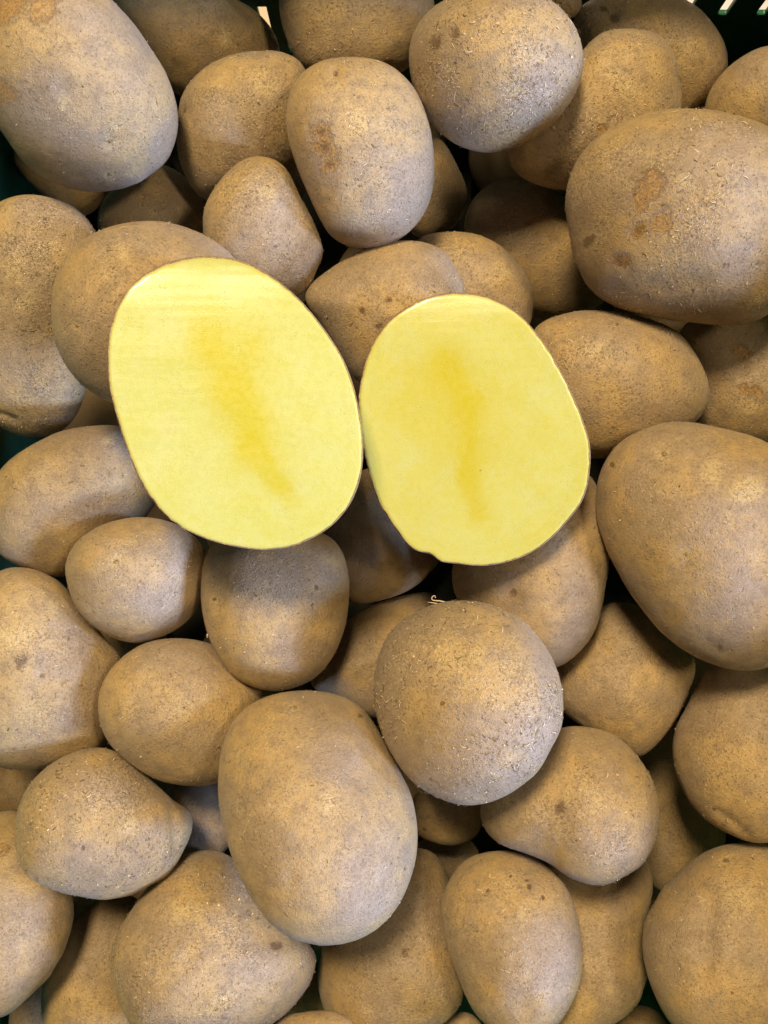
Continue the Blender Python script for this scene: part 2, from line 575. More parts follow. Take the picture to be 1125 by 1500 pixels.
# deep in the gaps
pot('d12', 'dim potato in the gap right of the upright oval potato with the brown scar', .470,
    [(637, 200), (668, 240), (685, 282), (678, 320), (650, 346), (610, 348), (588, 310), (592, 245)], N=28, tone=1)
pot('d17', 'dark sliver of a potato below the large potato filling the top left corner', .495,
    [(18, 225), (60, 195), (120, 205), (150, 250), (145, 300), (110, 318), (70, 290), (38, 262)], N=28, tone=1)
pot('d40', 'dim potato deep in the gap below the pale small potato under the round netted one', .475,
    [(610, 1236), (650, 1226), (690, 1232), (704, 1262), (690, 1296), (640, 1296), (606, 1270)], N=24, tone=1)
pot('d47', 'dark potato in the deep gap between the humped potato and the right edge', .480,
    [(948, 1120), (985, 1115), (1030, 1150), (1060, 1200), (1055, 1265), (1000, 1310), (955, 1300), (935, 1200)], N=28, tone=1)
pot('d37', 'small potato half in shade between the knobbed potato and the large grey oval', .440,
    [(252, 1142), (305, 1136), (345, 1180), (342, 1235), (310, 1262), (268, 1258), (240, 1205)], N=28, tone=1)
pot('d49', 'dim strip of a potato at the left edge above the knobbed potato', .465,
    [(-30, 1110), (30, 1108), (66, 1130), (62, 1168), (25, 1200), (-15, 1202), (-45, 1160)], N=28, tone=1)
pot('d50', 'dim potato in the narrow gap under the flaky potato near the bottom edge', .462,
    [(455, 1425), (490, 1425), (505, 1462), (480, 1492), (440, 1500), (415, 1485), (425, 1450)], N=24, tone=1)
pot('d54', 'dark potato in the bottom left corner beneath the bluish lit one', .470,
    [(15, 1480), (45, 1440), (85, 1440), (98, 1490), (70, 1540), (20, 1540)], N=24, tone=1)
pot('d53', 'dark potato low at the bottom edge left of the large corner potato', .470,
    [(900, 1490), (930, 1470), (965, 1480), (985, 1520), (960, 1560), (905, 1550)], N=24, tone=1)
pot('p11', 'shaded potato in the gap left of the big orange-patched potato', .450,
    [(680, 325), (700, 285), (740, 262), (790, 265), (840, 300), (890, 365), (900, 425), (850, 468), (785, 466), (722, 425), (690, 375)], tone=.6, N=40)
# lower layer
pot('p6b', 'sliver of a pale potato at the top edge behind the round bristly potato', .425,
    [(805, -30), (835, -38), (850, -10), (848, 18), (822, 28), (795, 8)], N=24)
pot('p2', 'shaded potato with a pointed right end against the crate wall at the top', .425,
    [(165, -10), (230, -32), (300, -26), (342, 0), (375, 18), (400, 45), (412, 80), (385, 125), (320, 150), (262, 140), (215, 95), (180, 45)],
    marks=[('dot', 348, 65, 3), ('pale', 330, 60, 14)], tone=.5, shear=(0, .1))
pot('p8', 'brownish potato at the top right behind the pale oval one, against the crate wall', .430,
    [(842, 20), (882, -8), (935, -18), (990, -6), (1035, 24), (1062, 65), (1067, 98), (1052, 135), (1022, 170), (970, 200), (900, 180), (850, 100)],
    marks=[('dent', 893, 20, 14, 1.2), ('dark', 900, 26, 11), ('dark', 885, 14, 8), ('pale', 1010, 65, 15)], tone=.4, flaky=.5)
pot('p16', 'small pale brown potato peeking out below the large top left potato', .432,
    [(235, 243), (272, 262), (298, 298), (303, 340), (265, 385), (190, 385), (146, 345), (144, 315), (165, 280), (198, 252)], N=36)
pot('p19', 'smaller potato right of the grey-brown potato, above the right cut half', .430,
    [(610, 350), (655, 340), (707, 347), (750, 375), (775, 415), (777, 465), (755, 505), (700, 520), (640, 480), (608, 420)],
    flaky=.8, marks=[('pale', 735, 400, 18)])
pot('p22', 'reddish streaked potato at the right edge behind the two big ones', .425,
    [(1000, 480), (1055, 455), (1130, 455), (1190, 520), (1190, 600), (1130, 662), (1060, 660), (1005, 620), (985, 550)],
    marks=[('orange', 1085, 515, 12), ('orange', 1090, 571, 8), ('orange', 1108, 573, 8), ('pale', 1095, 595, 22)])
pot('p26', 'shaded potato under the gap between the two cut halves', .430,
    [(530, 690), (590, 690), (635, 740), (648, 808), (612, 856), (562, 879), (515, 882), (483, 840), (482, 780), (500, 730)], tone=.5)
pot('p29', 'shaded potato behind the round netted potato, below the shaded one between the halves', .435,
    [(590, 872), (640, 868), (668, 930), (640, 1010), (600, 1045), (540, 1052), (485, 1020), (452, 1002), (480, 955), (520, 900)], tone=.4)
pot('p39', 'small potato peeking out below the round netted potato', .440,
    [(615, 1160), (660, 1148), (700, 1160), (706, 1200), (694, 1226), (665, 1238), (632, 1233), (606, 1216), (600, 1190)], N=28, marks=[('dark', 621, 1214, 4)])
pot('p43', 'tall pale potato behind the spotted egg-shaped one near the bottom', .425,
    [(800, 1270), (870, 1250), (940, 1248), (956, 1300), (945, 1345), (942, 1390), (946, 1430), (928, 1475), (892, 1502), (850, 1530), (800, 1520), (790, 1430), (785, 1340)],
    marks=[('dent', 855, 1315, 22, .8)], smooth=4)
pot('p46', 'smooth potato with one blue-lit edge under the biggest right potato', .425,
    [(895, 882), (950, 893), (992, 940), (1018, 968), (1011, 1012), (990, 1060), (962, 1095), (935, 1111), (890, 1090), (850, 1062), (815, 1030), (812, 985), (848, 925)])
pot('p35', 'shaded smooth potato standing upright at the bottom left', .430,
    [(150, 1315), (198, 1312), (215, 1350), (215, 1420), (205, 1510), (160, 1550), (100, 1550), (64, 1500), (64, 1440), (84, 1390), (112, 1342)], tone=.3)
pot('p38', 'yellowish potato below the large grey oval at the bottom', .420,
    [(600, 1245), (638, 1254), (655, 1300), (666, 1360), (677, 1430), (678, 1470), (650, 1502), (600, 1530), (530, 1540), (485, 1502), (464, 1450), (468, 1395), (490, 1340), (550, 1275)],
    flaky=.4, marks=[('dark', 593, 1395, 9)])
pot('p51', 'brown top of a potato at the bottom edge under the narrow gap', .415,
    [(404, 1492), (440, 1483), (490, 1484), (520, 1502), (510, 1545), (460, 1565), (410, 1545), (392, 1515)], N=28)
pot('p52', 'edge of a potato at the bottom left of the spotted egg-shaped one', .425,
    [(640, 1497), (680, 1480), (705, 1496), (715, 1530), (690, 1560), (645, 1550), (630, 1520)], N=24)
pot('p9', 'potato at the right edge below the crate slots in the top right corner', .410,
    [(1125, 67), (1080, 84), (1050, 113), (1032, 150), (1034, 195), (1075, 225), (1140, 228), (1190, 195), (1205, 130), (1175, 80)], flaky=.3)
pot('p15', 'long potato at the left edge with pale flaky skin and a low crease', .410,
    [(30, 290), (75, 295), (110, 310), (140, 345), (145, 420), (132, 500), (125, 560), (110, 610), (78, 638), (40, 643), (0, 630), (-35, 585), (-50, 480), (-40, 370), (-10, 305)],
    flaky=1, marks=[('pale', 20, 400, 22), ('dark', 55, 402, 6), ('crease', 0, 606, 22, 615, 5, .8), ('pale', 40, 440, 18)], smooth=4)
pot('p23', 'smooth brown potato at the left edge beside the left cut half', .410,
    [(140, 624), (182, 624), (228, 660), (236, 715), (215, 757), (158, 810), (95, 846), (40, 833), (0, 812), (-18, 760), (0, 695), (40, 660), (95, 633)], tone=.35,
    marks=[('pale', 160, 645, 12)])
pot('p32', 'big round potato at the left edge with a dark eye', .400,
    [(0, 835), (40, 834), (75, 845), (112, 882), (150, 935), (182, 975), (172, 1040), (155, 1090), (120, 1116), (60, 1128), (0, 1126), (-48, 1095), (-72, 1000), (-55, 885)],
    marks=[('pale', 18, 935, 26), ('dark', 62, 990, 5), ('dark', 30, 968, 16), ('dent', 62, 990, 9, .5)], flaky=.4)
pot('p34', 'bluish lit potato at the left edge below the knobbed one', .405,
    [(0, 1190), (25, 1186), (60, 1225), (100, 1290), (110, 1330), (101, 1375), (80, 1420), (40, 1460), (0, 1490), (-50, 1480), (-92, 1400), (-80, 1280), (-40, 1205)],
    marks=[('orange', 2, 1245, 10)])
pot('p45', 'potato at the right edge with a brown crease along its lower side', .405,
    [(1035, 978), (1090, 960), (1155, 985), (1195, 1070), (1185, 1160), (1150, 1222), (1110, 1232), (1072, 1221), (1027, 1195), (997, 1150), (985, 1100), (992, 1060), (1012, 1018)],
    marks=[('crease', 1050, 1187, 1098, 1222, 6, .6), ('dot', 1046, 1186, 3)], flaky=.4)
pot('p44', 'large smooth potato in the bottom right corner with a shallow groove', .390,
    [(1125, 1233), (1087, 1231), (1042, 1240), (1002, 1270), (962, 1315), (944, 1365), (947, 1415), (962, 1460), (992, 1508), (1060, 1540), (1130, 1538), (1180, 1480), (1195, 1380), (1175, 1275)],
    marks=[('eye', 1063, 1258, 7, .5), ('groove', 1038, 1330, 1030, 1440, 16, 1.3), ('pale', 1085, 1310, 30), ('dot', 1073, 1456, 3)])
# middle layer
pot('p5', 'potato cut off by the top edge behind the upright oval one', .410,
    [(410, -15), (412, 25), (422, 60), (448, 104), (520, 120), (590, 106), (624, 60), (638, 10), (615, -38), (530, -45), (450, -40)], flaky=.4)
pot('p3', 'yellowish potato between the large top left one and the upright oval', .405,
    [(350, 80), (412, 78), (440, 93), (452, 130), (455, 185), (430, 250), (380, 285), (300, 292), (270, 256), (257, 215), (256, 165), (272, 125), (308, 95)],
    flaky=.8, marks=[('pale', 385, 125, 24), ('dark', 266, 160, 5), ('dent', 265, 160, 9, .8)])
pot('p7', 'pale oval potato partly behind the round bristly one at the top right', .405,
    [(912, 41), (962, 47), (986, 75), (995, 125), (994, 170), (965, 230), (905, 272), (830, 281), (792, 273), (757, 252), (745, 220), (775, 150), (850, 78), (876, 50)],
    flaky=.6, marks=[('pale', 920, 130, 24), ('pale', 900, 110, 14), ('orange', 881, 190, 7)])
pot('p13', 'small pear-shaped potato leaning on the upright oval one', .400,
    [(380, 225), (415, 238), (440, 285), (464, 335), (472, 375), (460, 407), (440, 430), (390, 435), (340, 400), (306, 370), (296, 330), (300, 295), (325, 255), (350, 233)],
    flaky=.7, marks=[('pale', 395, 285, 16)])
pot('p14', 'grey-brown potato under the top left of the left cut half', .405,
    [(200, 325), (250, 325), (300, 340), (347, 375), (370, 430), (350, 520), (280, 590), (210, 598), (160, 586), (115, 553), (86, 505), (76, 455), (82, 400), (105, 360), (150, 335)],
    marks=[('eye', 112, 478, 5, .5), ('pale', 180, 370, 12), ('dot', 260, 410, 3)], flaky=.35)
pot('p18', 'grey-brown potato wedged above the gap between the cut halves, with dark scars', .400,
    [(590, 352), (640, 362), (668, 390), (679, 425), (668, 480), (620, 540), (565, 572), (525, 560), (495, 520), (465, 470), (443, 432), (480, 395), (535, 363)],
    marks=[('dark', 568, 440, 8), ('dark', 530, 455, 7), ('dark', 555, 478, 7)], flaky=.4)
pot('p27', 'brown potato under the right cut half, left of the biggest right potato', .408,
    [(855, 690), (882, 735), (894, 790), (890, 850), (872, 920), (845, 955), (815, 978), (770, 975), (715, 935), (668, 880), (660, 830), (700, 755), (780, 690)],
    marks=[('dark', 750, 870, 9), ('dent', 750, 870, 15, .9), ('pale', 828, 780, 9), ('dent', 822, 880, 22, .6)])
pot('p20', 'oval potato to the right of the right cut half, one end edged in blue light', .405,
    [(785, 478), (830, 458), (880, 455), (950, 467), (1000, 491), (1030, 540), (1039, 580), (1022, 614), (980, 642), (930, 663), (870, 672), (820, 655), (780, 600), (765, 530)],
    flaky=.8, marks=[('pale', 880, 510, 18)])
pot('p31', 'round smooth potato below the small egg-shaped pair on the left', .398,
    [(210, 942), (262, 935), (310, 945), (345, 970), (384, 1012), (388, 1060), (360, 1115), (318, 1145), (275, 1150), (225, 1140), (180, 1110), (152, 1075), (143, 1035), (150, 1000), (175, 965)],
    marks=[('pale', 262, 1040, 24), ('dot', 270, 1037, 3)], flaky=.3)
pot('p25', 'egg-shaped potato under the lower edge of the left cut half, with a tiny root', .400,
    [(340, 780), (400, 768), (465, 775), (500, 800), (513, 845), (513, 885), (500, 940), (470, 985), (430, 1005), (390, 1007), (350, 990), (315, 945), (298, 895), (296, 845), (306, 803)],
    marks=[('pale', 316, 880, 8), ('dot', 313, 878, 3), ('dot', 465, 860, 4)])
pot('p24', 'small rounded potato left of the egg-shaped one with the root', .397,
    [(200, 758), (240, 762), (280, 780), (301, 805), (303, 850), (290, 895), (262, 922), (225, 938), (195, 943), (155, 930), (120, 903), (100, 865), (95, 830), (108, 798), (145, 771)],
    marks=[('eye', 170, 822, 7, .5)])
pot('p36', 'broad flaky-topped potato with a yellow spot near the bottom', .398,
    [(285, 1248), (330, 1250), (390, 1310), (440, 1370), (464, 1390), (463, 1425), (440, 1465), (400, 1500), (340, 1530), (260, 1530), (200, 1510), (174, 1460), (163, 1410), (175, 1365), (196, 1330), (225, 1290), (258, 1258)],
    flaky=.9, marks=[('yellow', 405, 1448, 9), ('pale', 268, 1335, 30), ('dark', 405, 1385, 12)])
pot('p33', 'pointed potato with a knob at its right end on the lower left', .390,
    [(150, 1097), (120, 1100), (80, 1118), (40, 1157), (22, 1200), (22, 1245), (35, 1280), (70, 1300), (125, 1315), (170, 1316), (210, 1305), (245, 1282), (268, 1250), (281, 1212), (278, 1190), (248, 1168), (215, 1138), (180, 1107)],
    flaky=.9, marks=[('pale', 190, 1210, 18), ('eye', 266, 1240, 5, .4), ('groove', 252, 1185, 258, 1245, 8, .9), ('dot', 122, 1242, 4)], smooth=2.5)
pot('p42', 'egg-shaped potato with a row of dark spots near the bottom', .392,
    [(727, 1247), (772, 1252), (803, 1272), (832, 1305), (845, 1345), (853, 1400), (850, 1440), (832, 1480), (805, 1512), (750, 1522), (700, 1490), (670, 1430), (652, 1380), (645, 1325), (657, 1290), (682, 1260)],
    lump=.5, marks=[('dot', 775, 1299, 4.5), ('dot', 748, 1284, 2.5), ('dot', 714, 1305, 3.5), ('dot', 795, 1315, 3.5), ('dot', 772, 1290, 3.5), ('pale', 765, 1340, 14)], flaky=.5)
pot('p41', 'humped potato with a shadowed dimple, beneath the round netted one', .395,
    [(830, 1065), (862, 1065), (902, 1076), (932, 1105), (955, 1142), (965, 1190), (957, 1235), (932, 1270), (902, 1287), (872, 1294), (832, 1283), (807, 1265), (770, 1250), (732, 1238), (710, 1218), (703, 1178), (728, 1140), (775, 1092)],
    flaky=.6, marks=[('dark', 820, 1184, 13), ('dent', 810, 1190, 24, 1.6), ('pale', 873, 1178, 13)], smooth=3.5)
# upper layer
pot('p1', 'large oval potato filling the top left corner, orange patch at its top', .375,
    [(165, 0), (202, 42), (236, 97), (253, 148), (253, 200), (240, 233), (200, 264), (150, 279), (85, 273), (40, 246), (14, 214), (-8, 180), (-32, 120), (-35, 55), (-15, 5), (30, -30), (80, -42), (125, -30)],
    marks=[('orange', 15, 4, 26), ('orange', 64, 12, 21), ('orange', 3, 135, 18), ('eye', 162, 208, 7, .8), ('eye', 177, 184, 4, .5), ('eye', 160, 255, 5, .7), ('pale', 92, 152, 14), ('crease', 138, 258, 190, 262, 5, .15)])
pot('p10', 'big potato at the right with orange patches and dark flecks', .378,
    [(828, 300), (835, 260), (857, 220), (902, 187), (962, 167), (1027, 164), (1092, 175), (1140, 195), (1178, 250), (1186, 330), (1165, 410), (1130, 458), (1087, 478), (1012, 475), (937, 462), (882, 440), (853, 410), (838, 370), (833, 330)],
    flaky=.9, marks=[('orange', 952, 272, 21), ('orange', 938, 292, 15), ('scar', 932, 338, 11), ('orange', 968, 328, 16), ('scar', 908, 383, 13), ('dark', 860, 354, 13), ('pale', 1000, 268, 18), ('groove', 905, 425, 1030, 415, 18, .7)])
pot('p4', 'upright oval potato with a rough brown scar at its left side', .380,
    [(510, 83), (560, 90), (600, 120), (627, 175), (636, 235), (630, 295), (600, 340), (560, 362), (520, 364), (485, 345), (460, 300), (432, 235), (420, 185), (424, 140), (445, 105), (475, 88)],
    marks=[('scar', 468, 192, 13), ('scar', 475, 216, 16), ('scar', 482, 240, 13), ('dark', 491, 104, 6), ('dent', 491, 104, 10, .9), ('eye', 528, 272, 5, .5), ('pale', 530, 180, 20), ('crease', 560, 262, 590, 262, 4, .2)], flaky=.3, lump=.3)
pot('p6', 'round bristly potato with two pale eyes at the top', .378,
    [(680, -8), (735, -16), (790, -8), (830, 22), (850, 60), (854, 100), (840, 142), (810, 182), (770, 210), (722, 223), (680, 217), (640, 190), (612, 150), (600, 105), (598, 75), (610, 38), (640, 8)],
    flaky=1.0, bristle=1.5, marks=[('dark', 638, 64, 14), ('dark', 668, 50, 10), ('pale', 793, 82, 15), ('dot', 788, 95, 4), ('dot', 794, 72, 3), ('pale', 752, 132, 13), ('dot', 748, 133, 2), ('dent', 793, 85, 15, .5), ('dent', 752, 132, 13, .5)])
pot('p21', 'biggest potato at the right edge, smooth tan with a white scuff', .378,
    [(962, 625), (998, 620), (1057, 630), (1125, 652), (1175, 695), (1200, 780), (1190, 895), (1150, 968), (1092, 983), (1042, 972), (987, 940), (932, 880), (902, 830), (880, 775), (875, 720), (883, 683), (912, 648)],
    marks=[('eye', 971, 662, 8, .7), ('pale', 968, 655, 16), ('scuff', 1095, 718, 20), ('crease', 1035, 940, 1065, 955, 9, .5), ('dark', 1055, 950, 7), ('pale', 1045, 690, 22), ('eye', 1005, 812, 6, .5), ('dot', 895, 680, 5)], smooth=4)
pot('p30', 'large grey-brown oval potato at the centre bottom, yellowish at its top', .380,
    [(440, 1012), (490, 1015), (530, 1035), (556, 1075), (580, 1118), (605, 1170), (613, 1220), (606, 1280), (582, 1330), (545, 1365), (490, 1383), (440, 1378), (400, 1355), (365, 1310), (340, 1260), (322, 1200), (318, 1150), (325, 1100), (345, 1055), (385, 1025)],
    marks=[('eye', 432, 1036, 5, .5), ('yellow', 428, 1037, 13), ('dot', 527, 1050, 4), ('yellow', 350, 1110, 16), ('pale', 480, 1175, 20)])
pot('p28', 'round potato with netted flaky skin and a white root, below the right cut half', .372,
    [(680, 878), (720, 885), (760, 905), (795, 945), (818, 1000), (822, 1050), (812, 1090), (785, 1130), (745, 1162), (700, 1178), (660, 1176), (615, 1155), (578, 1115), (556, 1065), (548, 1010), (555, 955), (580, 915), (615, 892), (648, 881)],
    flaky=1.0, bristle=1.9, marks=[('pale', 660, 965, 34), ('pale', 700, 960, 18), ('dot', 648, 1030, 4)])

HALVES = [
    ('h1', 'larger cut potato half at the left, pale yellow flesh with a long golden streak', .358, 'A',
     [(290, 374), (340, 377), (380, 393), (430, 430), (470, 475), (505, 530), (524, 590), (532, 650), (528, 700), (512, 740), (480, 775), (430, 800), (385, 806), (330, 798), (290, 785), (245, 757), (210, 712), (185, 655), (168, 600), (158, 550), (160, 490), (172, 450), (195, 415), (238, 387)],
     (.02, -.10), .40,
     [(308, 500, 345, 570, 30, .9), (345, 570, 372, 655, 27, 1.0), (372, 655, 412, 712, 15, .85), (375, 500, 350, 560, 16, .55), (310, 460, 305, 520, 22, .3), (412, 712, 425, 735, 12, .35), (320, 490, 385, 500, 48, .30), (350, 570, 380, 660, 50, .30)],
     [(245, 622, 16)]),
    ('h2', 'smaller cut potato half at the right, deeper golden flesh with a nicked lower edge', .360, 'B',
     [(680, 428), (720, 436), (760, 460), (795, 500), (825, 550), (850, 605), (864, 650), (864, 690), (855, 730), (830, 765), (800, 795), (760, 818), (710, 829), (670, 826), (643, 822), (634, 813), (605, 805), (580, 775), (555, 735), (540, 690), (529, 640), (525, 585), (530, 550), (545, 505), (570, 470), (600, 447), (640, 431)],
     (-.04, .06), .45,
     [(655, 535, 685, 590, 25, .95), (685, 590, 686, 690, 13, .9), (686, 690, 698, 755, 13, .75), (600, 545, 655, 548, 20, .5), (600, 600, 650, 640, 34, .25), (660, 515, 655, 545, 22, .35), (640, 560, 690, 640, 50, .30), (690, 640, 698, 740, 26, .3)],
     [])]


# ------------------------------------------------------------------ settle: each potato comes to rest on those below it
bodies = {}
placed = []
dirs_test, _ = cube_sphere(9)
TOL = 0.955

# hidden bottom layer on the crate floor
fill = []
for iy in range(7):
    for ix in range(5):
        fx = IN_X0 + .040 + ix * .0775 + RNG.uniform(-.003, .003)
        fy = IN_Y0 + .040 + iy * .0703 + RNG.uniform(-.003, .003)
        fill.append((fx, fy, RNG.uniform(.030, .0345), RNG.uniform(.029, .033), RNG.uniform(.026, .031), RNG.uniform(0, 6.28)))


def fill_hit(pts):
    for (x, y, a, b, c, r) in fill:
        q = pts - np.array([x, y, c + .003])
        cu = q[:, 0] * math.cos(r) + q[:, 1] * math.sin(r)
        cv = -q[:, 0] * math.sin(r) + q[:, 1] * math.cos(r)
        if ((cu / a) ** 2 + (cv / b) ** 2 + (q[:, 2] / c) ** 2 < .9).any():
            return True
    return False


def wall_hit(pts):
    return (pts[:, 0].min() < IN_X0 - .001 or pts[:, 0].max() > IN_X1 + .001 or pts[:, 1].max() > IN_Y1 + .001 or pts[:, 1].min() < IN_Y0 - .001)


def settle(b, z, half=False):
    tries = 0
    while True:
        b.set_depth(z)
        D = dirs_test[dirs_test[:, 2] < -0.02] if half else dirs_test
        pts = b.center + b.points(D)
        hit = fill_hit(pts) or pts[:, 2].min() < .0035
        if not hit:
            for o in placed:
                if np.linalg.norm(o.center - b.center) < .13:
                    if o.inside(pts, TOL * (.93 if half else .90)).any():
                        hit = True
                        break
                    if not half:
                        po = o.center + o.points(dirs_test)
                        if b.inside(po, TOL * .90).any():
                            hit = True
                            break
        if not hit or tries > 160:
            return
        z -= .001
        tries += 1


for key, label, z, pts, kw in P:
    srng = np.random.default_rng(hash_key(key) + 1)
    b = Body(key, pts, kw.get('thick', .88), kw.get('shear', tuple(srng.uniform(-.14, .14, 2))), smooth=kw.get('smooth', 5.0))
    settle(b, z)
    bodies[key] = b
    placed.append(b)
    print('settled', key, 'wanted', z, 'got', round(b.depth, 3), 'wall' if wall_hit(b.center + b.points(dirs_test)) else '')
halfb = {}
for hk, label, z, fm, pts, shear, thick, pith, spots in HALVES:
    b = Body(hk, pts, thick * 1.7, shear, smooth=1.5)
    settle(b, z, True)
    halfb[hk] = b
    placed.append(b)
    print('settled', hk, 'wanted', z, 'got', round(b.depth, 3))


def waves(p, n, k0, k1, rng):
    s = np.zeros(len(p))
    for _ in range(n):
        d = rng.normal(size=3)
        d /= np.linalg.norm(d)
        s += np.sin(p @ d * rng.uniform(k0, k1) + rng.uniform(0, 6.28))
    return s / math.sqrt(n)


def normals(v, q):
    a = v[q[:, 2]] - v[q[:, 0]]
    c = v[q[:, 3]] - v[q[:, 1]]
    fn = np.cross(a, c)
    n = np.zeros_like(v)
    for i in range(4):
        np.add.at(n, q[:, i], fn)
    n /= np.linalg.norm(n, axis=1)[:, None] + 1e-12
    if (n * v).sum() < 0:
        n = -n
    return n


def seg_d(px, py, x0, y0, x1, y1):
    vx, vy = x1 - x0, y1 - y0
    t = np.clip(((px - x0) * vx + (py - y0) * vy) / (vx * vx + vy * vy + 1e-9), 0, 1)
    return np.hypot(px - x0 - t * vx, py - y0 - t * vy)


def tube(name, pts, radii, mat, parent, sides=6):
    P3 = np.array(pts, float)
    V, Q = [], []
    for i, p in enumerate(P3):
        t = P3[min(i + 1, len(P3) - 1)] - P3[max(i - 1, 0)]
        t /= np.linalg.norm(t)
        a = np.cross(t, (.3, .2, .9))
        a /= np.linalg.norm(a)
        c = np.cross(t, a)
        for k in range(sides):
            q = 2 * math.pi * k / sides
            V.append(p + radii[i] * (a * math.cos(q) + c * math.sin(q)))
    for i in range(len(P3) - 1):
        for k in range(sides):
            k2 = (k + 1) % sides
            Q.append((i * sides + k, i * sides + k2, (i + 1) * sides + k2, (i + 1) * sides + k))
    return np_mesh(name, V, Q, mat, parent)


def color_attr(me, name, rgb):
    at = me.attributes.new(name, 'FLOAT_COLOR', 'POINT')
    buf = np.ones((len(rgb), 4), np.float32)
    buf[:, :3] = rgb
    at.data.foreach_set('color', buf.ravel())


def flakes(name, v, q, n, count, rng, parent, curl=.5, big=1.0):
    """curled scraps, slivers and grains of skin standing off the surface"""
    area = np.linalg.norm(np.cross(v[q[:, 2]] - v[q[:, 0]], v[q[:, 3]] - v[q[:, 1]]), axis=1)
    # they come in patches, so keep some places crowded and others bare
    den = np.clip(waves(v[q[:, 0]] * 1000, 6, .06, .22, rng) * .8 + .7, .04, 2.5)
    w = area * den
    pick = rng.choice(len(q), count, p=w / w.sum())
    mixw = rng.dirichlet(np.ones(4), count)
    pos = (v[q[pick]] * mixw[:, :, None]).sum(1)
    nn = n[q[pick, 0]]
    t = rng.normal(size=(count, 3)) + np.array([.5, .2, 0])
    t -= (t * nn).sum(1)[:, None] * nn
    t /= np.linalg.norm(t, axis=1)[:, None]
    s = np.cross(nn, t)
    L = (rng.gamma(3.0, .00036, count) + .0005)[:, None] * big
    W = (rng.uniform(.00007, .00019, count))[:, None] * big ** .5
    lift = rng.uniform(.08, .30, count)[:, None] * L
    ang = np.where(rng.random(count) < curl, rng.uniform(1.2, 4.2, count), rng.uniform(0, .7, count)) * rng.choice([-1, 1], count)
    grain = rng.random(count) < .35
    L = np.where(grain[:, None], L * .30, L)
    W = np.where(grain[:, None], np.maximum(L * .42, .00012), W)
    lift = np.where(grain[:, None], L * .45, lift)
    V = []
    S = 5
    prof = [0.0, .75, 1.0, .8, .25]
    Rr = L / np.maximum(np.abs(ang), .05)[:, None]
    for i in range(S):
        f = i / (S - 1) - .5
        a = (ang * f)[:, None]
        sg = np.sign(ang)[:, None]
        along = t * Rr * np.sin(np.abs(a)) * np.sign(f) if f else t * 0
        side = s * sg * Rr * (1 - np.cos(a))
        dirn = s * np.cos(a) - t * np.sin(a) * sg
        c = pos + along + side + nn * (lift * prof[i] - .00002)
        ww = W * (.55, .95, 1.0, .9, .5)[i]
        V += [c - dirn * ww, c + dirn * ww + nn * ww * .5]
    V = np.stack(V, 1)
    Q = []
    base = (np.arange(count) * 2 * S)[:, None]
    for i in range(S - 1):
        Q.append(base + np.array((2 * i, 2 * i + 2, 2 * i + 3, 2 * i + 1)))
    o = np_mesh(name, V.reshape(-1, 3), np.concatenate(Q), FLAKE, parent)
    o['kind'] = 'stuff'
    return o


